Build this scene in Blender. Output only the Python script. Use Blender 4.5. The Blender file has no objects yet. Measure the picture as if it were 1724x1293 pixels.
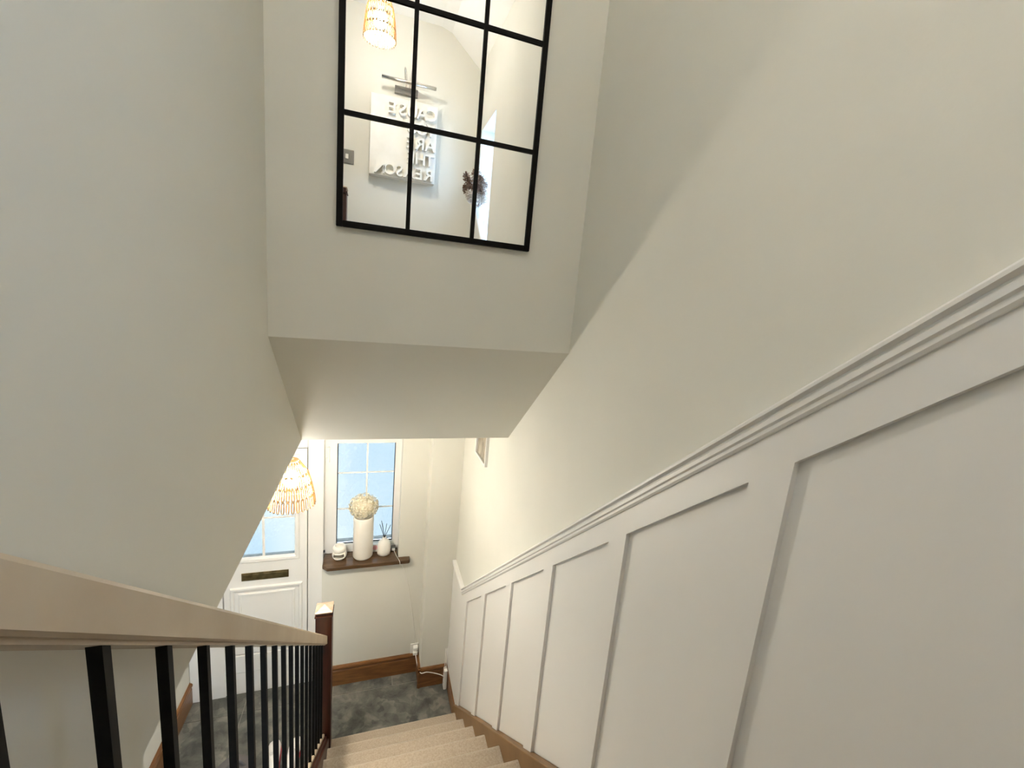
import bpy, bmesh, math, random
from mathutils import Vector, Matrix
random.seed(7)
S = bpy.context.scene
COL = S.collection

# ------------------------------------------------------------------ camera
def cam_axes(yaw, pitch, roll):
    y, p, r = map(math.radians, (yaw, pitch, roll))
    F = Vector((math.sin(y)*math.cos(p), math.cos(y)*math.cos(p), -math.sin(p)))
    R = Vector((math.cos(y), -math.sin(y), 0)); U = R.cross(F)
    return math.cos(r)*R + math.sin(r)*U, -math.sin(r)*R + math.cos(r)*U, F
cd = bpy.data.cameras.new('camera'); cam = bpy.data.objects.new('camera', cd); COL.objects.link(cam)
R_, U_, F_ = cam_axes(18.5602, 10.4513, 5.2421)
cam.matrix_world = Matrix(((R_.x, U_.x, -F_.x, -.6385), (R_.y, U_.y, -F_.y, .2678), (R_.z, U_.z, -F_.z, 3.0467), (0, 0, 0, 1)))
cd.sensor_width = 36; cd.sensor_fit = 'HORIZONTAL'; cd.lens = 711.73/1724*36; cd.clip_start = .01; cd.clip_end = 100
S.camera = cam

# ------------------------------------------------------------------ world, exposure
BULB_UP, BULB_HALL, SKY = 108.0, 280.0, 3.4
S.view_settings.view_transform = 'Standard'; S.view_settings.look = 'None'
S.view_settings.gamma = 1; S.view_settings.use_curve_mapping = False
S.view_settings.exposure = 2.22
S.cycles.max_bounces = 14; S.cycles.diffuse_bounces = 8; S.cycles.glossy_bounces = 5
S.cycles.transmission_bounces = 6; S.cycles.transparent_max_bounces = 10
S.cycles.use_denoising = True
S.cycles.sample_clamp_indirect = 6.0
W = bpy.data.worlds.new('world'); S.world = W; W.use_nodes = True
nt = W.node_tree; nt.nodes.clear()
tc = nt.nodes.new('ShaderNodeTexCoord'); no = nt.nodes.new('ShaderNodeTexNoise'); cr = nt.nodes.new('ShaderNodeValToRGB')
bg = nt.nodes.new('ShaderNodeBackground'); wo = nt.nodes.new('ShaderNodeOutputWorld')
no.inputs['Scale'].default_value = 3.0; no.inputs['Detail'].default_value = 3
nt.links.new(tc.outputs['Generated'], no.inputs['Vector']); nt.links.new(no.outputs['Fac'], cr.inputs[0])
cr.color_ramp.elements[0].position = .42; cr.color_ramp.elements[0].color = (.50, .69, .95, 1)
cr.color_ramp.elements[1].position = .68; cr.color_ramp.elements[1].color = (.74, .85, .98, 1)
nt.links.new(cr.outputs[0], bg.inputs[0]); bg.inputs[1].default_value = SKY
nt.links.new(bg.outputs[0], wo.inputs[0])

# ------------------------------------------------------------------ materials
def pbr(name, col, rough=.6, metal=0, spec=.5, noise=None, bump=None, sheen=0, trans=None, coat=0):
    """noise=(scale, colour2, detail, contrast lo, hi, (sx,sy,sz))   bump=(scale, strength, detail)"""
    m = bpy.data.materials.new(name); m.use_nodes = True
    n = m.node_tree; b = n.nodes['Principled BSDF']
    b.inputs['Base Color'].default_value = (*col, 1); b.inputs['Roughness'].default_value = rough
    b.inputs['Metallic'].default_value = metal; b.inputs['Specular IOR Level'].default_value = spec
    if coat: b.inputs['Coat Weight'].default_value = coat; b.inputs['Coat Roughness'].default_value = .15
    if sheen: b.inputs['Sheen Weight'].default_value = sheen
    t = n.nodes.new('ShaderNodeTexCoord')
    if noise:
        sc, c2, det, lo, hi, st = noise
        mp = n.nodes.new('ShaderNodeMapping'); mp.inputs['Scale'].default_value = st
        x = n.nodes.new('ShaderNodeTexNoise'); x.inputs['Scale'].default_value = sc; x.inputs['Detail'].default_value = det
        r = n.nodes.new('ShaderNodeValToRGB'); r.color_ramp.elements[0].position = lo; r.color_ramp.elements[1].position = hi
        r.color_ramp.elements[0].color = (*col, 1); r.color_ramp.elements[1].color = (*c2, 1)
        n.links.new(t.outputs['Object'], mp.inputs[0]); n.links.new(mp.outputs[0], x.inputs['Vector'])
        n.links.new(x.outputs['Fac'], r.inputs[0]); n.links.new(r.outputs[0], b.inputs['Base Color'])
    if bump:
        x = n.nodes.new('ShaderNodeTexNoise'); x.inputs['Scale'].default_value = bump[0]; x.inputs['Detail'].default_value = bump[2]
        u = n.nodes.new('ShaderNodeBump'); u.inputs['Strength'].default_value = bump[1]; u.inputs['Distance'].default_value = .002
        n.links.new(t.outputs['Object'], x.inputs['Vector']); n.links.new(x.outputs['Fac'], u.inputs['Height'])
        n.links.new(u.outputs[0], b.inputs['Normal'])
    return m
def tone(m, f): return m
M = {}
M['wall'] = pbr('wall_paint', (.66, .65, .59), .75, noise=(2.5, (.685, .675, .615), 3, .35, .65, (1, 1, 1)), bump=(90, .12, 4))
M['ceil'] = pbr('ceiling_paint', (.86, .85, .82), .8, bump=(120, .08, 3))
M['white'] = pbr('white_satin_paint', (.74, .73, .71), .42, bump=(60, .05, 3))
M['upvc'] = pbr('white_plastic', (.82, .81, .79), .3)
M['gasket'] = pbr('black_rubber', (.02, .022, .03), .6)
M['black'] = pbr('black_metal', (.003, .003, .003), .6, spec=.12, noise=(60, (.007, .006, .005), 4, .4, .7, (1, 1, 1)))
M['frame'] = pbr('mirror_frame_black', (.003, .0025, .002), .6, spec=.12, noise=(40, (.006, .005, .004), 4, .4, .7, (1, 1, 1)))
M['mirror'] = pbr('mirror_silver', (.95, .945, .92), .0, metal=1)
M['rail'] = pbr('pale_oak', (.52, .43, .32), .45, noise=(5, (.42, .325, .225), 5, .3, .75, (8, 1.2, 1.2)), bump=(60, .05, 4))
M['wood'] = pbr('stained_skirting_wood', (.22, .098, .030), .32, noise=(7, (.13, .052, .016), 6, .35, .65, (1, 1, 9)), bump=(40, .06, 4))
M['string'] = pbr('oak_string', (.22, .125, .05), .45, noise=(6, (.15, .08, .03), 6, .35, .7, (9, 1, 1)))
M['newel'] = pbr('mahogany', (.055, .012, .005), .35, noise=(7, (.028, .007, .003), 6, .35, .65, (9, 9, 1)))
M['newelcap'] = pbr('newel_cap_wood', (.48, .37, .28), .35, noise=(9, (.40, .29, .20), 5, .35, .65, (1, 6, 6)))
M['sill'] = pbr('dark_oak_sill', (.062, .034, .016), .14, noise=(8, (.105, .060, .030), 6, .35, .7, (1, 8, 8)))
M['brass'] = pbr('antique_brass', (.28, .21, .10), .35, metal=1, noise=(30, (.16, .12, .055), 4, .35, .7, (1, 1, 1)))
M['steel'] = pbr('brushed_steel', (.20, .195, .18), .38, metal=1)
M['chrome'] = pbr('chrome', (.7, .69, .66), .18, metal=1)
M['carpet'] = pbr('beige_carpet', (.43, .36, .285), .95, spec=.1, sheen=.3, noise=(140, (.33, .27, .205), 5, .35, .7, (1, 1, 1)), bump=(420, .9, 5))
M['grout'] = pbr('pale_grout', (.30, .29, .26), .9)
M['ceramic'] = pbr('white_ceramic', (.80, .77, .71), .3)
M['vase'] = pbr('ribbed_cream_ceramic', (.85, .81, .74), .5, bump=(120, .15, 3))
M['petal'] = pbr('dried_cream_petals', (.86, .81, .68), .8, noise=(60, (.72, .64, .46), 3, .4, .65, (1, 1, 1)))
M['reed'] = pbr('black_reed', (.012, .011, .01), .6)
M['plastic'] = pbr('white_appliance_plastic', (.82, .80, .76), .35)
M['pink'] = pbr('pink_sticker', (.80, .42, .45), .5)
M['canvas'] = pbr('white_canvas', (.78, .76, .70), .6, noise=(9, (.72, .69, .62), 4, .4, .7, (1, 1, 1)))
M['pampas'] = pbr('dried_pampas', (.40, .28, .20), .9, noise=(30, (.17, .09, .06), 4, .35, .65, (1, 1, 1)))
M['pampas2'] = pbr('pale_pampas', (.68, .60, .52), .9)
M['greyfab'] = pbr('grey_bag_fabric', (.12, .115, .12), .9, bump=(200, .4, 3))
M['shoe'] = pbr('white_leather', (.85, .83, .81), .4)
M['red'] = pbr('red_trim', (.45, .03, .05), .5)
M['print'] = pbr('grey_print', (.42, .38, .31), .7, noise=(26, (.16, .14, .11), 5, .35, .62, (1, 1.6, .35)))
# slate, with one mottled pattern that runs on over every tile
def slate():
    m = bpy.data.materials.new('mottled_slate'); m.use_nodes = True; n = m.node_tree; b = n.nodes['Principled BSDF']
    t = n.nodes.new('ShaderNodeTexCoord')
    a = n.nodes.new('ShaderNodeTexNoise'); a.inputs['Scale'].default_value = 7; a.inputs['Detail'].default_value = 9; a.inputs['Roughness'].default_value = .62; a.inputs['Distortion'].default_value = .6
    v = n.nodes.new('ShaderNodeTexVoronoi'); v.inputs['Scale'].default_value = 11; v.inputs['Randomness'].default_value = 1
    dn = n.nodes.new('ShaderNodeTexNoise'); dn.inputs['Scale'].default_value = 9
    mx = n.nodes.new('ShaderNodeMix'); mx.data_type = 'RGBA'; mx.blend_type = 'LINEAR_LIGHT'; mx.inputs[0].default_value = .12
    n.links.new(t.outputs['Object'], dn.inputs['Vector'])
    n.links.new(t.outputs['Object'], mx.inputs[6]); n.links.new(dn.outputs['Color'], mx.inputs[7]); n.links.new(mx.outputs[2], v.inputs['Vector'])
    n.links.new(t.outputs['Object'], a.inputs['Vector'])
    r = n.nodes.new('ShaderNodeValToRGB'); e = r.color_ramp.elements
    e[0].position = .33; e[0].color = (.050, .052, .048, 1); e[1].position = .72; e[1].color = (.225, .212, .185, 1)
    k = e.new(.5); k.color = (.108, .110, .098, 1)
    ad = n.nodes.new('ShaderNodeMath'); ad.operation = 'MULTIPLY_ADD'; ad.inputs[1].default_value = .15; ad.inputs[2].default_value = 0
    sp = n.nodes.new('ShaderNodeSeparateColor'); n.links.new(v.outputs['Color'], sp.inputs[0]); n.links.new(sp.outputs[0], ad.inputs[0])
    s = n.nodes.new('ShaderNodeMath'); s.operation = 'ADD'; s2 = n.nodes.new('ShaderNodeMath'); s2.operation = 'SUBTRACT'; s2.inputs[1].default_value = .075
    n.links.new(a.outputs['Fac'], s.inputs[0]); n.links.new(ad.outputs[0], s.inputs[1]); n.links.new(s.outputs[0], s2.inputs[0])
    n.links.new(s2.outputs[0], r.inputs[0]); n.links.new(r.outputs[0], b.inputs['Base Color'])
    b.inputs['Roughness'].default_value = .48
    u = n.nodes.new('ShaderNodeBump'); u.inputs['Strength'].default_value = .5; u.inputs['Distance'].default_value = .004
    n.links.new(s2.outputs[0], u.inputs['Height']); n.links.new(u.outputs[0], b.inputs['Normal'])
    return m
M['slate'] = slate()
def glass(name, tint, gl):
    m = bpy.data.materials.new(name); m.use_nodes = True; n = m.node_tree; n.nodes.clear()
    o = n.nodes.new('ShaderNodeOutputMaterial'); mx = n.nodes.new('ShaderNodeMixShader'); g = n.nodes.new('ShaderNodeBsdfGlossy'); tr = n.nodes.new('ShaderNodeBsdfTransparent')
    t = n.nodes.new('ShaderNodeTexCoord'); x = n.nodes.new('ShaderNodeTexNoise'); x.inputs['Scale'].default_value = 14; x.inputs['Detail'].default_value = 2
    u = n.nodes.new('ShaderNodeBump'); u.inputs['Strength'].default_value = .35; u.inputs['Distance'].default_value = .01
    n.links.new(t.outputs['Object'], x.inputs['Vector']); n.links.new(x.outputs['Fac'], u.inputs['Height']); n.links.new(u.outputs[0], g.inputs['Normal'])
    g.inputs['Roughness'].default_value = .12; tr.inputs[0].default_value = (*tint, 1)
    mx.inputs[0].default_value = gl; n.links.new(tr.outputs[0], mx.inputs[1]); n.links.new(g.outputs[0], mx.inputs[2]); n.links.new(mx.outputs[0], o.inputs[0])
    return m
M['glass'] = glass('obscured_glass', (.295, .295, .275), .07); M['clear'] = glass('clear_glass', (.80, .90, 1), .05)
def emit(name, col, s):
    m = bpy.data.materials.new(name); m.use_nodes = True; n = m.node_tree; n.nodes.clear()
    o = n.nodes.new('ShaderNodeOutputMaterial'); e = n.nodes.new('ShaderNodeEmission'); e.inputs[0].default_value = (*col, 1); e.inputs[1].default_value = s
    n.links.new(e.outputs[0], o.inputs[0]); return m
M['bulb_up'] = emit('bulb_up', (1, .955, .885), BULB_UP); M['bulb_hall'] = emit('bulb_hall', (1, .915, .78), BULB_HALL)
def rattan():
    m = bpy.data.materials.new('woven_paper_cord'); m.use_nodes = True; n = m.node_tree; n.nodes.clear()
    o = n.nodes.new('ShaderNodeOutputMaterial'); mx = n.nodes.new('ShaderNodeMixShader'); d = n.nodes.new('ShaderNodeBsdfDiffuse'); t = n.nodes.new('ShaderNodeBsdfTranslucent')
    d.inputs[0].default_value = (.50, .38, .23, 1); t.inputs[0].default_value = (.36, .22, .09, 1); mx.inputs[0].default_value = .35
    n.links.new(d.outputs[0], mx.inputs[1]); n.links.new(t.outputs[0], mx.inputs[2]); n.links.new(mx.outputs[0], o.inputs[0]); return m
M['rattan'] = rattan()

# ------------------------------------------------------------------ mesh helpers
def setp(o, label=None, cat=None, group=None, kind=None):
    if label: o['label'] = label
    if cat: o['category'] = cat
    if group: o['group'] = group
    if kind: o['kind'] = kind
    return o
def link(name, bm, mat, parent=None, smooth=False, bevel=0, **k):
    bmesh.ops.recalc_face_normals(bm, faces=bm.faces)
    me = bpy.data.meshes.new(name); bm.to_mesh(me); bm.free()
    if smooth:
        for p in me.polygons: p.use_smooth = True
    mm = M[mat] if isinstance(mat, str) else mat
    me.materials.append(mm)
    o = bpy.data.objects.new(name, me); COL.objects.link(o)
    if parent:
        o.parent = parent; o.matrix_parent_inverse = parent.matrix_basis.inverted()
    if bevel:
        b = o.modifiers.new('bevel', 'BEVEL'); b.width = bevel; b.segments = 2; b.limit_method = 'ANGLE'
    return setp(o, **k)
def empty(name, loc, **k):
    o = bpy.data.objects.new(name, None); COL.objects.link(o); o.location = loc; o.empty_display_size = .05
    return setp(o, **k)
def bxs(bm, x0, x1, y0, y1, z0, z1):
    v = [bm.verts.new(p) for p in ((x0, y0, z0), (x1, y0, z0), (x1, y1, z0), (x0, y1, z0), (x0, y0, z1), (x1, y0, z1), (x1, y1, z1), (x0, y1, z1))]
    for f in ((0, 3, 2, 1), (4, 5, 6, 7), (0, 1, 5, 4), (1, 2, 6, 5), (2, 3, 7, 6), (3, 0, 4, 7)): bm.faces.new([v[i] for i in f])
def box(name, mat, x0, x1, y0, y1, z0, z1, parent=None, bevel=0, **k):
    bm = bmesh.new(); bxs(bm, x0, x1, y0, y1, z0, z1); return link(name, bm, mat, parent, bevel=bevel, **k)
def prism_bm(bm, pts, axis, a, b):
    """extrude a 2-D polygon: axis 'x' -> pts are (y,z); 'y' -> (x,z); 'z' -> (x,y)"""
    def P(p, t): return {'x': (t, p[0], p[1]), 'y': (p[0], t, p[1]), 'z': (p[0], p[1], t)}[axis]
    A = [bm.verts.new(P(p, a)) for p in pts]; Bv = [bm.verts.new(P(p, b)) for p in pts]; n = len(pts)
    bm.faces.new(A); bm.faces.new(Bv[::-1])
    for i in range(n): bm.faces.new((A[i], A[(i+1) % n], Bv[(i+1) % n], Bv[i]))
def prism(name, mat, pts, axis, a, b, parent=None, bevel=0, smooth=False, **k):
    bm = bmesh.new(); prism_bm(bm, pts, axis, a, b); return link(name, bm, mat, parent, bevel=bevel, smooth=smooth, **k)
def sweep_bm(bm, prof, A, B):
    """prof: (x,z) offsets, swept from point A to point B (vertical cut ends)"""
    va = [bm.verts.new((A[0]+p[0], A[1], A[2]+p[1])) for p in prof]; vb = [bm.verts.new((B[0]+p[0], B[1], B[2]+p[1])) for p in prof]; n = len(prof)
    bm.faces.new(va); bm.faces.new(vb[::-1])
    for i in range(n): bm.faces.new((va[i], va[(i+1) % n], vb[(i+1) % n], vb[i]))
def sweep(name, mat, prof, A, B, parent=None, **k):
    bm = bmesh.new(); sweep_bm(bm, prof, A, B); return link(name, bm, mat, parent, **k)
def lathe_bm(bm, prof, c, seg=32, cap=True):
    rings = []
    for r, z in prof: rings.append([bm.verts.new((c[0]+r*math.cos(2*math.pi*i/seg), c[1]+r*math.sin(2*math.pi*i/seg), c[2]+z)) for i in range(seg)])
    for a, b in zip(rings, rings[1:]):
        for i in range(seg): bm.faces.new((a[i], a[(i+1) % seg], b[(i+1) % seg], b[i]))
    if cap: bm.faces.new(rings[0][::-1]); bm.faces.new(rings[-1])
def lathe(name, mat, prof, c, parent=None, seg=32, cap=True, **k):
    bm = bmesh.new(); lathe_bm(bm, prof, c, seg, cap); return link(name, bm, mat, parent, smooth=True, **k)
def tube_bm(bm, pts, r, seg=8, closed=False):
    pts = [Vector(p) for p in pts]; n = len(pts); rings = []; up = None
    for i, p in enumerate(pts):
        if closed: d = pts[(i+1) % n]-pts[i-1]
        else: d = pts[min(i+1, n-1)]-pts[max(i-1, 0)]
        d.normalize()
        if up is None: up = Vector((0, 0, 1)) if abs(d.z) < .9 else Vector((1, 0, 0))
        a = d.cross(up).normalized(); b = a.cross(d).normalized(); up = b
        rr = r[i] if isinstance(r, (list, tuple)) else r
        rings.append([bm.verts.new(p+rr*(math.cos(2*math.pi*j/seg)*a+math.sin(2*math.pi*j/seg)*b)) for j in range(seg)])
    m = n if closed else n-1
    for i in range(m):
        A, B = rings[i], rings[(i+1) % n]
        for j in range(seg): bm.faces.new((A[j], A[(j+1) % seg], B[(j+1) % seg], B[j]))
    if not closed: bm.faces.new(rings[0][::-1]); bm.faces.new(rings[-1])
def tube(name, mat, pts, r, parent=None, seg=8, **k):
    bm = bmesh.new(); tube_bm(bm, pts, r, seg); return link(name, bm, mat, parent, smooth=True, **k)
def smoothpath(pts, n=6):
    pts = [Vector(p) for p in pts]; out = []
    for i in range(len(pts)-1):
        p0, p1, p2, p3 = pts[max(i-1, 0)], pts[i], pts[i+1], pts[min(i+2, len(pts)-1)]
        for k in range(n):
            t = k/n; out.append(.5*((2*p1)+(p2-p0)*t+(2*p0-5*p1+4*p2-p3)*t*t+(3*p1-p0-3*p2+p3)*t**3))
    return out+[pts[-1]]

# ------------------------------------------------------------------ dimensions (metres)
m_ = .8955                       # slope of the stair
XR = .012                        # face of the right wall
XL = -.9219                      # face of the left wall over the stair
BY, BZ = 1.611, 2.9005           # front of the bulkhead, its lower edge
SY, HC = 2.1865, 2.4             # soffit meets the hall ceiling
DY = 3.32                        # face of the front wall
XH = -1.83                       # left wall of the hall
CZ = 4.82                        # upper ceiling
G, RI, NY = .224, .2006, 2.7141  # going, riser, first nosing
def nose(y): return RI+(NY-y)*m_
ST = dict(kind='structure')

# ------------------------------------------------------------------ shell
bm = bmesh.new()
y0, y1, z0, z1 = -.12, .24, 3.32, 4.18
bxs(bm, XR, .26, -.5, y0, 0, 5); bxs(bm, XR, .26, y1, 3.8, 0, 5); bxs(bm, XR, .26, y0, y1, 0, z0); bxs(bm, XR, .26, y0, y1, z1, 5)
link('wall_right', bm, 'wall', **ST)
bm = bmesh.new()                 # over the stair: its lower edge is level with the hall ceiling, full height behind the balusters
prism_bm(bm, [(.15, -.1), (.857, -.1), (.857, HC), (BY+.02, HC), (SY, HC), (BY+.02, BZ), (BY+.02, 5), (.15, 5)], 'x', -1.02, XL)
link('wall_left', bm, 'wall', **ST)
prism('wall_bulkhead', 'wall', [(BY, 5), (BY, BZ), (SY, HC), (3.8, HC), (3.8, 5)], 'x', XH-.1, XR, **ST)
prism('ceiling', 'ceil', [(-2.3, CZ), (-.27, CZ), (-.20, CZ-.02), (XR, CZ-.2), (.26, CZ-.2), (.26, 5.0), (-2.3, 5.0)], 'y', -.5, BY, **ST)
box('ceiling', 'ceil', XH-.1, -1.0, -1.2, SY+.05, HC, 2.52, **ST)
box('wall_back', 'wall', -2.3, .26, -.42, -.30, 2.4, 5, **ST)
box('wall_landing_left', 'wall', -2.3, -2.2, -.3, .15, 2.4, 5, **ST)
box('wall_landing_front', 'wall', -2.3, -1.02, .15, .25, 2.52, 5, **ST)
box('wall_hall_left', 'wall', XH-.1, XH, -1.2, 3.6, -.02, HC, **ST)
box('wall_hall_back', 'wall', XH-.1, -.9, -1.3, -1.2, -.02, HC, **ST)
bm = bmesh.new()                 # front wall with the window opening, and the boxed pipe casing in the corner
wx0, wx1, wz0, wz1 = -.953, -.41, 1.03, 2.04
bxs(bm, wx0, wx1, DY, 3.62, 0, wz0); bxs(bm, wx1, XR, DY, 3.62, 0, HC); bxs(bm, wx0, wx1, DY, 3.62, wz1, HC)
link('wall_front', bm, 'wall', **ST)
box('wall_boxing', 'wall', -.213, XR, 3.16, DY, 0, HC, **ST)
# landing floor
prism('floor_landing', 'carpet', [(-2.3, -.42), (XR, -.42), (XR, .03), (-.93, .03), (-.93, .15), (-2.3, .15)], 'z', 2.40, 2.6, **ST)
# hall floor: grout bed and slate tiles
fl = box('floor', 'grout', XH-.1, XR, -1.3, 3.62, -.12, -.005, **ST)
rows = [(3.218, 3.40), (2.618, 3.213), (2.018, 2.613), (1.418, 2.013), (.818, 1.413)]
for ri, (ya, yb) in enumerate(rows):
    xs = [-1.83, -1.46, -.862, -.42, XR] if ri == 0 else ([-1.83, -1.46, -.858, XR] if ri % 2 else [-1.83, -1.16, -.56, XR])
    for xa, xb in zip(xs, xs[1:]):
        if xa > -.8 and yb < 2.6: continue
        h = random.uniform(-.0008, .0008)
        box('tile', 'slate', xa+.002, xb-.002, ya+.001, yb, -.01, h, fl, bevel=.0015)

# skirting boards (moulded top)
SK = [(0, 0), (.016, 0), (.016, .128), (.010, .136), (.012, .142), (.021, .150), (.021, .162), (.014, .172), (0, .172)]
def skirt(name, pts_fn, a, b, axis, mat='wood'):
    bm = bmesh.new(); prism_bm(bm, [pts_fn(p) for p in SK], axis, a, b); return link(name, bm, mat, **ST)
skirt('baseboard_front', lambda p: (DY-p[0], p[1]), -.953, -.213, 'x')
prof = lambda p: (3.16-p[0], p[1])
skirt('baseboard_boxing', prof, -.234, XR, 'x')
skirt('baseboard_boxing_side', lambda p: (-.213-p[0], p[1]), 3.139, DY-.016, 'y')
skirt('baseboard_right', lambda p: (XR-p[0], p[1]), 2.742, 3.139, 'y')
skirt('baseboard_left', lambda p: (XH+p[0], p[1]), -1.2, 3.385, 'y')

# ------------------------------------------------------------------ wainscot on the right wall
wa = empty('trim_1', (0, 2, 0), kind='structure')
KY = 2.822; DZ = 3.6238; DK = DZ-m_*KY      # knee, dado line
PB, PG = .73, .3912
XB = -.0035
SB = 2.6781                                  # top of the wall string: z = SB - m y
def strtop(y): return max(SB-m_*y, .172)
# recessed panels, one between every two battens
edges = [PB+i*PG for i in range(-3, 6)]      # near edge of a panel... batten lies just before it (towards the camera)
BW = .073
for i, e in enumerate(edges):
    # batten occupies e .. e+BW ; panel from e-PG+BW .. e
    ya, yb = e-PG+BW, e
    prism('panel', 'white', [(ya, strtop(ya)+.001), (yb, strtop(yb)+.001), (yb, 3.4982-m_*yb), (ya, 3.4982-m_*ya)], 'x', XR-.004, XR-.0005, wa)
    if i < len(edges)-1:
        prism('batten', 'white', [(e, strtop(e)), (e+BW, strtop(e+BW)), (e+BW, 3.4982-m_*(e+BW)), (e, 3.4982-m_*e)], 'x', XB, XR-.0005, wa)
e = edges[-1]
prism('end_stile', 'white', [(e, strtop(e)), (KY-.05, .172), (3.159, .172), (3.159, DK-.03), (KY, DK-.03), (KY, 3.4982-m_*KY), (e, 3.4982-m_*e)], 'x', XB, XR-.0005, wa)
prism('top_rail', 'white', [(-.25, 3.4982+m_*.25), (-.25, DZ-.03+m_*.25), (KY, DK-.03), (KY, 3.4982-m_*KY+.0), (e, 3.4982-m_*e)], 'x', XB, XR-.0005, wa)
MO = [(0, .0), (-.024, .0), (-.030, -.006), (-.030, -.012), (-.021, -.016), (-.021, -.020), (-.026, -.024), (-.026, -.034), (-.022, -.038), (-.022, -.046), (-.019, -.052), (0, -.052)]
sweep('dado_moulding', 'white', MO, (XR-.0005, -.25, DZ+m_*.25), (XR-.0005, KY, DK), wa)
sweep('dado_moulding', 'white', MO, (XR-.0005, KY, DK), (XR-.0005, 3.159, DK), wa)

# ------------------------------------------------------------------ staircase
sc = empty('staircase', (-.43, NY, 0), label='straight staircase in beige carpet between the white panelling and the black balusters', cat='staircase')
N = 13
xa, xb = -.828, -.020
stepme = None
for i in range(N):
    yn = NY-i*G; zt = RI*(i+1)
    # cross-section (y,z): riser foot, riser, rounded nosing, tread
    P = [(yn-.022, zt-RI), (yn-.020, zt-.045)]
    for k in range(7):
        a = -math.pi/2+k*math.pi/6
        P.append((yn-.018+.018*math.cos(a), zt-.018+.018*math.sin(a)-(0 if k else 0)))
    P += [(yn-G-.03, zt), (yn-G-.03, zt-RI)]
    if i == N-1: P[-2] = (.031, zt); P[-1] = (.031, zt-RI)
    prism('step', 'carpet', P, 'x', xa, xb, sc)
WS = [(0, 0), (-.024, 0), (-.029, -.010), (-.029, -.34), (0, -.34)]
def string(name, x, sgn, mat):
    bm = bmesh.new()
    prism_bm(bm, [(2.80, 0.0), (2.80, .155), (2.765, .19+.01), (.02, SB-m_*.02), (.02, SB-m_*.02-.5), (2.40, 0.0)], 'x', x, x+sgn*.030)
    return link(name, bm, mat, sc, bevel=.004)
string('wall_string', XR-.001, -1, 'string')
bm = bmesh.new(); prism_bm(bm, [(2.618, 0), (2.618, SB-m_*2.618-.02), (.03, SB-m_*.03-.02), (.03, SB-m_*.03-.5), (2.2, 0)], 'x', -.905, -.832)
link('outer_string', bm, 'newel', sc, bevel=.003)
bm = bmesh.new(); prism_bm(bm, [(2.60, 0), (2.55, .05), (.86, SB-m_*.86-.35), (.86, 0)], 'x', -.900, -.885)
link('side_panel', bm, 'white', sc)

# ------------------------------------------------------------------ balustrade
ba = empty('balustrade', (-.87, 2.665, 0), label='stair balustrade of thin black square bars under a pale oak handrail', cat='banister')
HR = 3.3285
prof = [(-.885, 0), (-.858, 0), (-.858, .005), (-.852, .005), (-.848, .009), (-.848, .058), (-.850, .063), (-.856, .066), (-.888, .066), (-.895, .060), (-.897, .053), (-.897, .014), (-.891, .007), (-.885, .007)]
hr = sweep('handrail', 'rail', prof, (0, .165, HR-m_*.165), (0, 2.619, HR-m_*2.619), ba, label='pale oak handrail')
sweep('base_rail', 'newel', [(-.893, -.02), (-.845, -.02), (-.845, 0), (-.893, 0)], (0, .165, SB-m_*.165), (0, 2.618, SB-m_*2.618), ba)
bw = .012; ys = [.6807+.1134*i for i in range(-4, 18) if .6807+.1134*i < 2.6]
sx = -.8718
for i, y in enumerate(ys):
    prism('baluster', 'black', [(y, SB-m_*y-.002), (y+bw, SB-m_*(y+bw)-.002), (y+bw, HR-m_*(y+bw)+.002), (y, HR-m_*y+.002)], 'x', sx, sx+bw, ba)
    ye = (ys[i+1] if i+1 < len(ys) else 2.618)
    ya = y+bw+.001
    if ye-ya > .02:
        sweep('fillet', 'rail', [(-.879, .001), (-.857, .001), (-.857, .016), (-.862, .021), (-.874, .021), (-.879, .016)], (0, ya, SB-m_*ya), (0, ye-.001, SB-m_*(ye-.001)), ba, label='pale oak filler strip')
def newel(x0, x1, y0, y1, z0, zt, parent):
    nb = box('newel_post', 'newel', x0, x1, y0, y1, z0, zt-.057, parent, bevel=.003, label='dark mahogany newel post')
    bm = bmesh.new(); e = .004
    # collar
    bxs(bm, x0-e, x1+e, y0-e, y1+e, zt-.053, zt-.047); bxs(bm, x0+e, x1-e, y0+e, y1-e, zt-.06, zt-.027)
    link('cap_block', bm, 'newel', nb)
    bm = bmesh.new(); f = .002
    v = [bm.verts.new(p) for p in ((x0-f, y0-f, zt-.027), (x1+f, y0-f, zt-.027), (x1+f, y1+f, zt-.027), (x0-f, y1+f, zt-.027), (x0-f, y0-f, zt-.023), (x1+f, y0-f, zt-.023), (x1+f, y1+f, zt-.023), (x0-f, y1+f, zt-.023), ((x0+x1)/2, (y0+y1)/2, zt))]
    for q in ((0, 3, 2, 1), (0, 1, 5, 4), (1, 2, 6, 5), (2, 3, 7, 6), (3, 0, 4, 7), (4, 5, 8), (5, 6, 8), (6, 7, 8), (7, 4, 8)): bm.faces.new([v[i] for i in q])
    link('newel_cap', bm, 'newelcap', nb, label='pale pyramid cap of the newel post')
newel(-.914, -.824, 2.62, 2.71, 0, 1.224, ba)
newel(-.902, -.812, .075, .165, 2.6, 3.65, ba)

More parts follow.
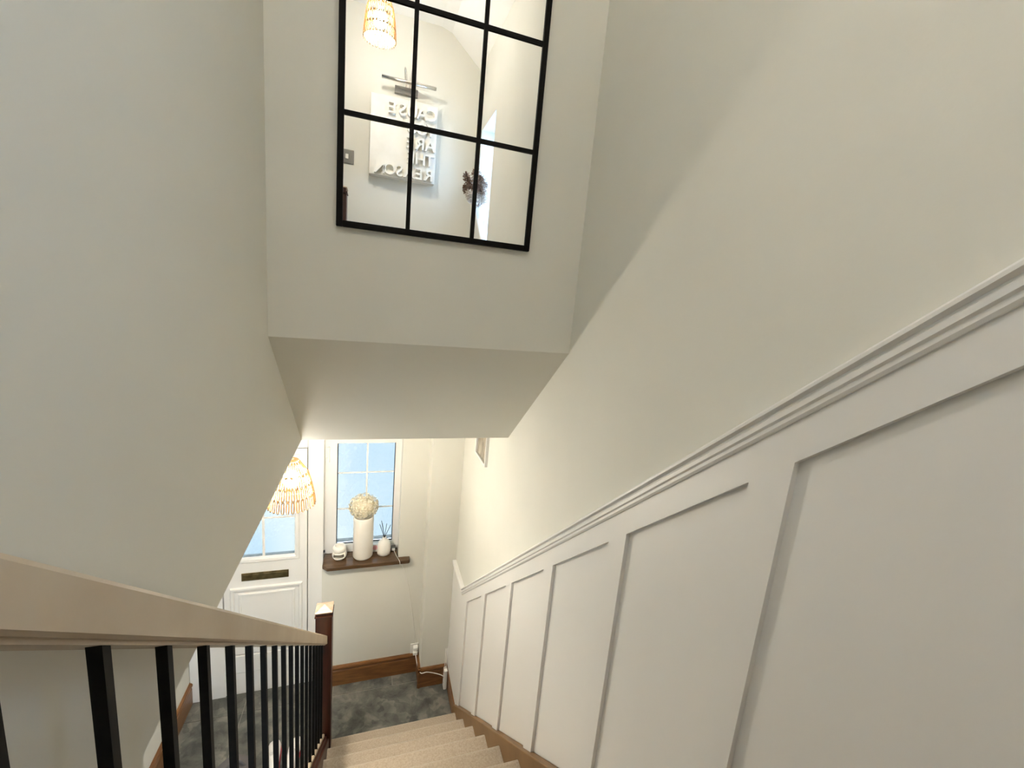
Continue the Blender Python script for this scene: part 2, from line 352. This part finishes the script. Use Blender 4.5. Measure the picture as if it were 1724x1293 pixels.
# ------------------------------------------------------------------ front door
dr = empty('door_1', (-1.33, 3.40, 0), kind='structure')
yf = 3.385
bm = bmesh.new()
bxs(bm, -1.825, -1.607, yf-.01, 3.5, 0, HC); bxs(bm, -1.607, -1.056, yf-.01, 3.5, 1.942, HC)
bxs(bm, -1.607, -1.056, yf, 3.5, 0, .183); bxs(bm, -1.607, -1.056, yf-.004, 3.5, .187, .330)
link('door_frame', bm, 'upvc', dr, bevel=.003)
box('door_jamb', 'upvc', -1.056, -.9535, 3.386, 3.5, 0, HC, dr, bevel=.003)
yl = 3.388
gx0, gx1, gz0, gz1 = -1.55, -1.144, 1.118, 1.86
bm = bmesh.new()
L0, L1, Z0, Z1 = -1.600, -1.062, .339, 1.932
bxs(bm, L0, gx0, yl, 3.44, Z0, Z1); bxs(bm, gx1, L1, yl, 3.44, Z0, Z1); bxs(bm, gx0, gx1, yl, 3.44, Z0, gz0); bxs(bm, gx0, gx1, yl, 3.44, gz1, Z1)
leaf = link('door_leaf', bm, 'upvc', dr)
bxb = bmesh.new()
for q in ((L0-.008, L0+.01, Z0-.012, Z1+.012), (L1-.01, L1+.008, Z0-.012, Z1+.012), (L0+.01, L1-.01, Z0-.012, Z0+.01), (L0+.01, L1-.01, Z1-.01, Z1+.012)): bxs(bxb, q[0], q[1], 3.425, 3.435, q[2], q[3])
link('seal', bxb, 'gasket', dr)
def mitred(x0, x1, z0, z1, w, yb, h):
    """picture-frame moulding standing proud of y=yb by h"""
    bm = bmesh.new()
    loops = []
    for o_, d in ((0, 0), (w*.25, h), (w*.75, h), (w, 0)):
        loops.append([bm.verts.new(p) for p in ((x0+o_, yb-d, z0+o_), (x1-o_, yb-d, z0+o_), (x1-o_, yb-d, z1-o_), (x0+o_, yb-d, z1-o_))])
    for A, B in zip(loops, loops[1:]):
        for i in range(4): bm.faces.new((A[i], A[(i+1) % 4], B[(i+1) % 4], B[i]))
    return bm
link('glazing_bead', mitred(gx0-.035, gx1+.035, gz0-.035, gz1+.035, .036, yl, .012), 'upvc', leaf)
link('panel_moulding', mitred(-1.562, -1.092, .42, .893, .028, yl, .014), 'upvc', leaf)
link('panel_moulding', mitred(-1.512, -1.142, .47, .843, .024, yl, .010), 'upvc', leaf)
bm = bmesh.new(); bxs(bm, -1.500, -1.154, yl-.004, yl, .484, .830); link('raised_panel', bm, 'upvc', leaf, bevel=.003)
xm = -1.347; zs = [gz0, 1.415, 1.715, gz1]
for a, b in ((gx0, xm), (xm, gx1)):
    for c, d in zip(zs, zs[1:]): box('pane', 'glass', a, b, 3.406, 3.410, c, d, leaf)
box('glazing_bar', 'upvc', xm-.008, xm+.008, 3.400, 3.405, gz0, gz1, leaf)
for z in zs[1:-1]: box('glazing_bar', 'upvc', gx0, gx1, 3.3995, 3.405, z-.006, z+.006, leaf)
bm = bmesh.new(); bxs(bm, -1.487, -1.184, yl-.006, yl, .943, 1.003); lb = link('letterbox', bm, 'brass', leaf, bevel=.002, label='antique brass letterbox flap')
bm = bmesh.new(); bxs(bm, -1.478, -1.193, yl-.010, yl-.006, .953, .993); link('letterbox_flap', bm, 'brass', lb, bevel=.002)

# ------------------------------------------------------------------ hall window
wi = empty('window_1', (-.66, 3.47, 1.1), kind='structure')
bm = bmesh.new(); fy = 3.455
bxs(bm, wx0-.004, -.870, fy, 3.55, 1.026, 2.05); bxs(bm, -.455, wx1+.004, fy, 3.55, 1.026, 2.05)
bxs(bm, -.870, -.455, fy, 3.55, 1.026, 1.122); bxs(bm, -.870, -.455, fy, 3.55, 1.943, 2.05)
link('window_frame', bm, 'upvc', wi)
bm = bmesh.new()
bxs(bm, -.870, -.864, 3.472, 3.478, 1.122, 1.943); bxs(bm, -.461, -.455, 3.472, 3.478, 1.122, 1.943); bxs(bm, -.864, -.461, 3.472, 3.478, 1.122, 1.130)
link('gasket', bm, 'gasket', wi, label='black rubber glazing gasket')
xm = -.659; zs = [1.130, 1.408, 1.700, 1.943]
for a, b in ((-.864, xm), (xm, -.461)):
    for c, d in zip(zs, zs[1:]): box('pane', 'glass', a-.003, b+.003, 3.488, 3.492, c-.003, d+.003, wi)
box('glazing_bar', 'upvc', xm-.006, xm+.006, 3.481, 3.487, 1.130, 1.943, wi)
for z in zs[1:-1]: box('glazing_bar', 'upvc', -.864, -.461, 3.4805, 3.487, z-.005, z+.005, wi)
# casement hinge and stay at the left
bm = bmesh.new(); bxs(bm, -.948, -.921, fy-.006, fy, 1.80, 1.835); bxs(bm, -.936, -.921, fy-.012, fy-.006, 1.80, 1.92); bxs(bm, -.948, -.921, fy-.006, fy, 1.885, 1.92)
link('casement_hinge', bm, 'upvc', wi, bevel=.002)
bm = bmesh.new(); bxs(bm, -.951, -.940, 3.38, 3.395, 1.115, 1.128); link('screw_cap', bm, 'gasket', wi)
# sill board with a horn past the reveal on the right and a clipped front corner on the left
prism('window_sill', 'sill', [(-.950, 3.455), (-.950, 3.30), (-.915, 3.262), (-.335, 3.262), (-.325, 3.27), (-.325, 3.32), (wx1-.002, 3.32), (wx1-.002, 3.455)], 'z', 1.032, 1.0615, wi, bevel=.006, label='dark glossy oak window board')

# ------------------------------------------------------------------ landing window (seen in the mirror)
w2 = empty('window_2', (.14, .06, 3.32), kind='structure')
bm = bmesh.new(); a, b, c, d = -.119, .239, 3.321, 4.179
for q in ((a, a+.035, c, d), (b-.035, b, c, d), (a+.035, b-.035, c, c+.04), (a+.035, b-.035, d-.035, d)): bxs(bm, .13, .19, q[0], q[1], q[2], q[3])
link('window_frame', bm, 'upvc', w2, bevel=.003)
box('pane', 'clear', .155, .160, a+.036, b-.036, c+.041, 3.80, w2); box('pane', 'clear', .155, .160, a+.036, b-.036, 3.82, d-.036, w2)
box('transom', 'upvc', .135, .185, a+.035, b-.035, 3.80, 3.82, w2)
box('window_sill', 'upvc', -.015, .129, a, b, 3.322, 3.345, w2, bevel=.003)

# ------------------------------------------------------------------ grid mirror on the bulkhead
mi = empty('grid_mirror', (-.46, BY, 3.22), label='tall window-style mirror with a black metal grid frame, on the bulkhead', cat='mirror')
X = [-.748, -.555, -.364, -.176]; Z = [3.221, 3.513, 3.808, 4.103, 4.398]
gy = 1.600; fw, bwid = .0165, .0115
for (x0, x1, z0, z1) in ((X[0], X[0]+fw, Z[0], Z[-1]), (X[-1]-fw, X[-1], Z[0], Z[-1]), (X[0]+fw, X[-1]-fw, Z[0], Z[0]+fw), (X[0]+fw, X[-1]-fw, Z[-1]-fw, Z[-1])):
    box('frame_bar', 'frame', x0, x1, gy-.006, BY-.0005, z0, z1, mi, bevel=.0015)
for x in X[1:-1]: box('glazing_bar', 'frame', x-bwid/2, x+bwid/2, gy-.005, gy-.0005, Z[0]+fw, Z[-1]-fw, mi)
for z in Z[1:-1]: box('glazing_bar', 'frame', X[0]+fw, X[-1]-fw, gy-.0048, gy-.0005, z-bwid/2, z+bwid/2, mi)
for i in range(3):
    for j in range(4):
        xa_ = X[0]+fw*.9 if i == 0 else X[i]; xb_ = X[3]-fw*.9 if i == 2 else X[i+1]
        za = Z[0]+fw*.9 if j == 0 else Z[j]; zb = Z[4]-fw*.9 if j == 3 else Z[j+1]
        box('mirror_pane', 'mirror', xa_+.0003, xb_-.0003, gy, gy+.004, za+.0003, zb-.0003, mi)

# ------------------------------------------------------------------ pendant lamps
def pendant(c, zt, zb, rt, rs, rb, ceil, bulb, label, cat='lamp'):
    """shade of looped cord in four bands: flat cap, sloping shoulder, flared skirt"""
    p = empty('pendant_lamp', (c[0], c[1], ceil), label=label, cat=cat, group='woven pendant shades')
    H = zt-zb
    tube('cord', 'plastic', [(c[0], c[1], ceil-.01), (c[0], c[1], zt-.0)], .003, p)
    lathe('ceiling_rose', 'plastic', [(.001, 0), (.032, 0), (.036, -.012), (.02, -.02), (.001, -.02)], (c[0], c[1], ceil-.0005), p, seg=24, cap=False)
    lathe('lamp_holder', 'plastic', [(.012, .004), (.018, 0), (.018, -.045), (.015, -.05)], (c[0], c[1], zt-.005), p, seg=16)
    lathe('shade_cap', 'rattan', [(.013, 0), (rt, -.002), (rt+.002, -.008), (rt*.98, -.010), (.013, -.008)], (c[0], c[1], zt), p, seg=24, cap=False)
    # radius profile
    def rad(t):   # t 0 top .. 1 bottom
        if t < .27: return rt+(rs-rt)*(t/.27)
        u = min((t-.27)/.73, 1); return rs+(rb-rs)*(1-(1-u)**1.5)
    bands = [(0.02, .30, 18), (.26, .53, 24), (.49, .77, 28), (.73, 1.0, 30)]
    for bi, (t0, t1, n) in enumerate(bands):
        bm = bmesh.new()
        for k in range(n):
            an = 2*math.pi*(k+.5*(bi % 2))/n
            hw = math.pi/n*.62
            path = []
            S_ = 5
            def at(a, t, o=0):
                r = rad(t)+o; return (c[0]+r*math.cos(a), c[1]+r*math.sin(a), zt-.006-t*(H-.006))
            mid = [t0+(t1-t0)*q/(S_-1) for q in range(S_)]
            for q in range(S_): path.append(at(an-hw*(.35 if q in (0,) else .85 if q < S_-1 else .45), mid[q], .001))
            path.append(at(an, t1+.012, .002))
            for q in range(S_-1, -1, -1): path.append(at(an+hw*(.35 if q in (0,) else .85 if q < S_-1 else .45), mid[q], .001))
            tube_bm(bm, path, .0027 if rb > .1 else .0024, 6, closed=True)
        link('woven_band', bm, 'rattan', p, smooth=True)
        ring = [(c[0]+(rad(t1)-.001)*math.cos(a), c[1]+(rad(t1)-.001)*math.sin(a), zt-.006-t1*(H-.006)+.002) for a in [2*math.pi*j/40 for j in range(40)]]
        bm = bmesh.new(); tube_bm(bm, ring, .0012, 5, closed=True); link('hoop', bm, 'rattan', p, smooth=True)
    zbulb = zt-.11
    lathe('bulb', bulb, [(.012, .056), (.015, .046), (.030, .026), (.038, 0), (.031, -.024), (.016, -.036), (.001, -.038)], (c[0], c[1], zbulb), p, seg=14, cap=False, label='lit frosted bulb')
    return p
pendant((-1.005, 2.45), 2.215, 1.978, .030, .072, .106, HC, 'bulb_hall', 'lit woven cone pendant hanging in the hall before the front door')
pendant((-.655, .33), 4.535, 4.335, .040, .064, .080, CZ, 'bulb_up', 'lit woven drum pendant high above the stair head, reflected top left in the mirror')

# ------------------------------------------------------------------ back wall, seen in the mirror
cv = empty('word_canvas', (-.49, -.3, 3.82), label='white canvas with raised white words, on the wall facing the mirror', cat='artwork')
cyf = -.245
box('canvas', 'canvas', -.703, -.274, -.2995, cyf, 3.822, 4.312, cv, bevel=.002)
def word(txt, xc, z, h, wd):
    """letters read from the stair, so x runs right to left"""
    adv = wd/len(txt)
    for i, ch in enumerate(txt):
        cu = bpy.data.curves.new('letter', 'FONT'); cu.body = ch; cu.size = h*1.42; cu.extrude = .015; cu.offset = .0012; cu.align_x = 'CENTER'; cu.resolution_u = 3
        cu.materials.append(M['canvas'])
        tmp = bpy.data.objects.new('tmp', cu); COL.objects.link(tmp); bpy.context.view_layer.update()
        me = bpy.data.meshes.new_from_object(tmp.evaluated_get(bpy.context.evaluated_depsgraph_get())); bpy.data.objects.remove(tmp); me.name = 'letter'
        o = bpy.data.objects.new('letter', me); COL.objects.link(o); o.parent = cv; o.matrix_parent_inverse = cv.matrix_basis.inverted()
        if not me.materials: me.materials.append(M['canvas'])
        o.rotation_euler = (math.pi/2, 0, math.pi); o.location = (xc-adv*(i+.5), cyf+.0145, z)
for i, (w_, wd) in enumerate((('CAUSE', .315), ('YOU', .185), ('ARE', .195), ('THE', .185), ('REASON', .385))):
    word(w_, -.284, 4.205-i*.0935, .072, wd)
pl = empty('picture_light', (-.47, -.3, 4.39), label='brushed metal picture light with a slim tube above the word canvas', cat='light')
box('back_plate', 'steel', -.556, -.408, -.2995, -.275, 4.352, 4.398, pl, bevel=.003)
tube('lamp_tube', 'chrome', [(-.640, -.175, 4.386), (-.300, -.175, 4.386)], .011, pl, seg=16)
for dx in (-.012, .012):
    tube('arm', 'chrome', smoothpath([(-.475+dx, -.28, 4.395), (-.475+dx*1.5, -.27, 4.45), (-.475+dx*2, -.235, 4.492), (-.475+dx*1.5, -.19, 4.46), (-.475+dx, -.176, 4.395)]), .0035, pl)
sw = empty('light_switch', (-.84, -.3, 3.91), label='brushed steel single rocker light switch on the wall left of the word canvas', cat='switch')
box('switch_plate', 'steel', -.886, -.800, -.2995, -.293, 3.870, 3.956, sw, bevel=.002)
box('rocker', 'ceramic', -.852, -.834, -.293, -.288, 3.898, 3.928, sw, bevel=.0015)
for x in (-.875, -.811): lathe('screw', 'chrome', [(.0035, 0), (.0035, .001)], (x, -.2925, 3.913), sw, seg=10)

# dried pampas in a slim vase on the landing window sill
vs = lathe('slim_vase', 'ceramic', [(.02, 0), (.034, .004), (.036, .08), (.026, .16), (.014, .21), (.016, .235), (.012, .235), (.010, .2)], (.045, .02, 3.3455), label='slim white vase of pampas on the landing window sill', cat='vase')
pg = empty('pampas_grass', (.045, .02, 3.40), label='dried brown and cream pampas plumes in the landing window, seen in the mirror', cat='dried flower')
random.seed(4)
for k in range(9):
    a = 2*math.pi*k/9+.3; tip = Vector((.005+.055*math.cos(a)-.055, .045+.075*math.sin(a)-.03, 3.78+random.uniform(-.05, .12)))
    base = Vector((.045, .02, 3.42)); mid = base.lerp(tip, .5)+Vector((0, 0, .06))
    st = smoothpath([base, mid, tip], 5)
    tube('stem', 'pampas2', st, .0012, pg, seg=5)
    bm = bmesh.new()
    for j in range(260):
        t = random.uniform(.62, 1.0); p = base.lerp(tip, t)+Vector((0, 0, .06*4*t*(1-t)))
        w_ = .036*math.sin(math.pi*min(1, (t-.55)/.5))+.006
        d = Vector((random.gauss(0, 1), random.gauss(0, 1), random.gauss(-.2, .6))).normalized()
        q = p+d*w_; s = d.cross(Vector((0, 0, 1))).normalized()*.0030
        v = [bm.verts.new(x) for x in (p-s, p+s, q+s*.4, q-s*.4+Vector((0, 0, -.004)))]
        bm.faces.new(v)
    link('plume', bm, 'pampas' if k % 3 else 'pampas2', pg)

# ------------------------------------------------------------------ ornaments on the hall window board
SZ = 1.062
va = lathe('cylinder_vase', 'vase', [(.056, 0), (.066, .004), (.072, .014), (.073, .30), (.073, .332), (.069, .337), (.065, .332), (.062, .05), (.001, .04)], (-.672, 3.375, SZ), seg=40, cap=False, label='tall cream cylinder vase, tallest thing on the dark window board', cat='vase')
fb = empty('dried_hydrangea', (-.674, 3.385, SZ+.28), label='round cream dried flower head in the tall cylinder vase', cat='dried flower')
tube('stem', 'petal', [(-.672, 3.385, SZ+.10), (-.674, 3.385, SZ+.40)], .004, fb)
bm = bmesh.new(); random.seed(11); cc = Vector((-.674, 3.360, SZ+.420))
for j in range(700):
    d = Vector((random.gauss(0, 1), random.gauss(0, 1), random.gauss(0, 1))).normalized()
    if d.z < -.72: continue
    c0 = cc+Vector((d.x*.108, d.y*.076, d.z*.100))*random.uniform(.74, 1.0)
    t1 = d.cross(Vector((random.random(), random.random(), 1))).normalized(); t2 = d.cross(t1)
    for q in range(4):
        a = math.pi/2*q+random.random()*.5; e1 = t1*math.cos(a)+t2*math.sin(a); s_ = random.uniform(.008, .012)
        e2 = d.cross(e1)
        v = [bm.verts.new(x) for x in (c0, c0+e1*s_*.6+e2*s_*.45+d*.002, c0+e1*s_*1.1+d*.005, c0+e1*s_*.6-e2*s_*.45+d*.002)]
        bm.faces.new(v)
link('petals', bm, 'petal', fb, kind='stuff')
bm = bmesh.new(); bmesh.ops.create_icosphere(bm, subdivisions=3, radius=1)
for v in bm.verts: v.co = cc+Vector((v.co.x*.078, v.co.y*.056, v.co.z*.066))
link('flower_core', bm, 'petal', fb, smooth=True)
# wax burner: round body with a slot, dish on top
wb = empty('wax_burner', (-.838, 3.375, SZ), label='small white ceramic wax burner at the left end of the window board', cat='wax burner')
bm = bmesh.new(); seg = 40; prof = [(.030, 0), (.040, .006), (.050, .022), (.0525, .036), (.048, .052), (.040, .062)]
rings = [[bm.verts.new((-.838+r*math.cos(2*math.pi*i/seg), 3.375+r*math.sin(2*math.pi*i/seg), SZ+z)) for i in range(seg)] for r, z in prof]
for ri in range(len(rings)-1):
    for i in range(seg):
        if ri in (2, 3) and 24 <= i <= 34: continue      # the tealight opening
        bm.faces.new((rings[ri][i], rings[ri][(i+1) % seg], rings[ri+1][(i+1) % seg], rings[ri+1][i]))
bm.faces.new(rings[0][::-1])
o = link('burner_body', bm, 'ceramic', wb, smooth=True); q = o.modifiers.new('solid', 'SOLIDIFY'); q.thickness = .004
lathe('burner_dish', 'ceramic', [(.034, .058), (.040, .060), (.047, .075), (.047, .092), (.040, .105), (.031, .108), (.028, .103), (.030, .088), (.020, .080), (.001, .078)], (-.838, 3.375, SZ), wb, cap=False)
# reed diffuser
rd = empty('reed_diffuser', (-.517, 3.385, SZ), label='squat white reed diffuser bottle with black reeds, right of the tall vase', cat='diffuser')
lathe('bottle', 'ceramic', [(.040, 0), (.049, .006), (.051, .03), (.048, .078), (.040, .104), (.024, .120), (.015, .126), (.015, .142), (.011, .142), (.011, .12)], (-.517, 3.385, SZ), rd, seg=36)
for (tx, tz) in ((-.555, .262), (-.542, .275), (-.503, .250), (-.475, .252), (-.536, .262)):
    tube('reed', 'reed', [(-.517+(tx+.517)*-.05, 3.385, SZ+.128), (tx, 3.37+random.uniform(-.01, .02), SZ+tz)], .0021, rd, seg=6)
cb = empty('gift_box', (-.59, 3.43, SZ), label='small white card box with a pink round sticker behind the vase and diffuser', cat='box')
box('carton', 'plastic', -.620, -.556, 3.415, 3.45, SZ, SZ+.062, cb, bevel=.002)
bm = bmesh.new(); bmesh.ops.create_cone(bm, cap_ends=True, segments=24, radius1=.019, radius2=.019, depth=.001)
for v in bm.verts: v.co = Vector((-.583+v.co.x, 3.4145-v.co.z, SZ+.036+v.co.y))
link('sticker', bm, 'pink', cb)
ad = empty('power_adapter', (-.445, 3.42, SZ), label='small grey and white lamp adapter in the right corner of the window board', cat='adapter')
box('adapter_body', 'steel', -.462, -.428, 3.405, 3.44, SZ, SZ+.032, ad, bevel=.004); box('adapter_lens', 'plastic', -.458, -.432, 3.400, 3.405, SZ+.006, SZ+.026, ad, bevel=.002)

# ------------------------------------------------------------------ cable, socket, extension lead
tube('window_cable', 'plastic', smoothpath([(-.440, 3.402, SZ+.006), (-.425, 3.33, SZ+.004), (-.405, 3.258, SZ+.003), (-.398, 3.256, SZ-.03), (-.385, 3.312, 1.00), (-.338, 3.314, .866), (-.295, 3.314, .621), (-.261, 3.314, .398), (-.245, 3.300, .262)]), .0017, label='thin white cable hanging from the window board down to the socket', cat='cable')
so = empty('double_socket', (-.25, DY, .2), label='white wall socket with plugs, just above the skirting beside the boxed corner', cat='socket')
box('socket_plate', 'plastic', -.282, -.218, DY-.009, DY-.0005, .175, .262, so, bevel=.002)
box('plug', 'plastic', -.262, -.225, DY-.045, DY-.009, .225, .252, so, bevel=.005)
box('plug', 'plastic', -.262, -.225, DY-.045, DY-.009, .182, .209, so, bevel=.005)
tube('extension_cable', 'plastic', smoothpath([(-.243, 3.272, .195), (-.232, 3.20, .155), (-.212, 3.130, .150), (-.17, 3.122, .158), (-.114, 3.118, .142), (-.06, 3.115, .118), (-.034, 3.105, .105)]), .0028, label='white cable running from the socket to the extension block', cat='cable')
ex = empty('extension_block', (-.015, 3.10, 0), label='white extension block standing on end in the corner below the panelling', cat='extension lead')
bm = bmesh.new(); bxs(bm, -.034, -.0075, 3.082, 3.132, .001, .172); link('block', bm, 'plastic', ex, bevel=.005)
for z in (.05, .10, .145):
    box('outlet', 'gasket', -.0345, -.0338, 3.098, 3.101, z, z+.007, ex); box('outlet', 'gasket', -.0345, -.0338, 3.111, 3.114, z-.008, z-.001, ex)
for x in (-.028, -.016): tube('lead', 'plastic', [(x, 3.11, .170), (x, 3.118, .24), (x+.003, 3.128, .34)], .003, ex)

# framed print high on the right wall, half hidden by the soffit
fp = empty('framed_print', (XR, 2.64, 2.11), label='white framed grey print high on the right wall beyond the soffit', cat='picture')
a, b, c, d = 2.518, 2.77, 2.108, 2.37
for (ya, yb, za, zb) in ((a, a+.014, c, d), (b-.014, b, c, d), (a+.014, b-.014, c, c+.014), (a+.014, b-.014, d-.014, d)): box('frame_bar', 'white', XR-.018, XR-.0005, ya, yb, za, zb, fp, bevel=.002)
box('print', 'print', XR-.006, XR-.001, a+.0145, b-.0145, c+.0145, d-.0145, fp)

# ------------------------------------------------------------------ things on the hall floor behind the balusters
def ellip(name, mat, c, r, parent=None, rot=0, cut=None, **k):
    bm = bmesh.new(); bmesh.ops.create_icosphere(bm, subdivisions=3, radius=1)
    for v in bm.verts:
        x, y, z = v.co.x*r[0], v.co.y*r[1], max(v.co.z, -.55)*r[2]
        v.co = Vector((c[0]+x*math.cos(rot)-y*math.sin(rot), c[1]+x*math.sin(rot)+y*math.cos(rot), c[2]+z))
    return link(name, bm, mat, parent, smooth=True, **k)
def trainer(cx, cy, rot, label):
    t = empty('trainer', (cx, cy, 0), label=label, cat='shoe', group='white trainers on the slate floor')
    c_, s_ = math.cos(rot), math.sin(rot)
    def W_(x, y, z): return Vector((cx+x*c_-y*s_, cy+x*s_+y*c_, z))
    def loft(name, mat, secs):
        bm = bmesh.new(); R = []
        for y, w, z0, z1 in secs:
            R.append([bm.verts.new(W_(w*math.cos(a), y, z0+(z1-z0)*(.5+.5*math.sin(a)))) for a in [2*math.pi*i/14 for i in range(14)]])
        for A, B in zip(R, R[1:]):
            for i in range(14): bm.faces.new((A[i], A[(i+1) % 14], B[(i+1) % 14], B[i]))
        bm.faces.new(R[0][::-1]); bm.faces.new(R[-1]); return link(name, bm, mat, t, smooth=True)
    loft('sole', 'red', [(-.135, .026, .001, .024), (-.12, .036, .001, .028), (-.04, .034, .001, .026), (.06, .044, .001, .024), (.115, .036, .001, .024), (.138, .014, .004, .022)])
    loft('upper', 'shoe', [(-.132, .020, .018, .085), (-.115, .031, .018, .105), (-.06, .032, .018, .108), (-.02, .034, .018, .095), (.03, .038, .018, .078), (.08, .039, .018, .058), (.115, .030, .018, .045), (.134, .010, .018, .032)])
    for y in (-.02, .0, .02, .04):
        tube('lace', 'shoe', [W_(-.022, y, .086-y*.7), W_(0, y, .098-y*.7), W_(.022, y, .086-y*.7)], .003, t, seg=6)
trainer(-1.175, 2.80, .15, 'white red-soled trainer on the slate behind the balusters, nearer the bag')
trainer(-1.060, 2.79, -.05, 'white red-soled trainer on the slate behind the balusters, nearer the newel post')
bg_ = empty('fabric_bag', (-1.33, 2.72, 0), label='slumped dark grey fabric bag on the slate floor behind the balusters', cat='bag')
ellip('bag_body', 'greyfab', (-1.37, 2.66, .066), (.13, .17, .12), bg_, rot=.2)
tube('bag_handle', 'greyfab', smoothpath([(-1.42, 2.64, .17), (-1.39, 2.66, .215), (-1.34, 2.68, .215), (-1.31, 2.69, .165)]), .008, bg_)
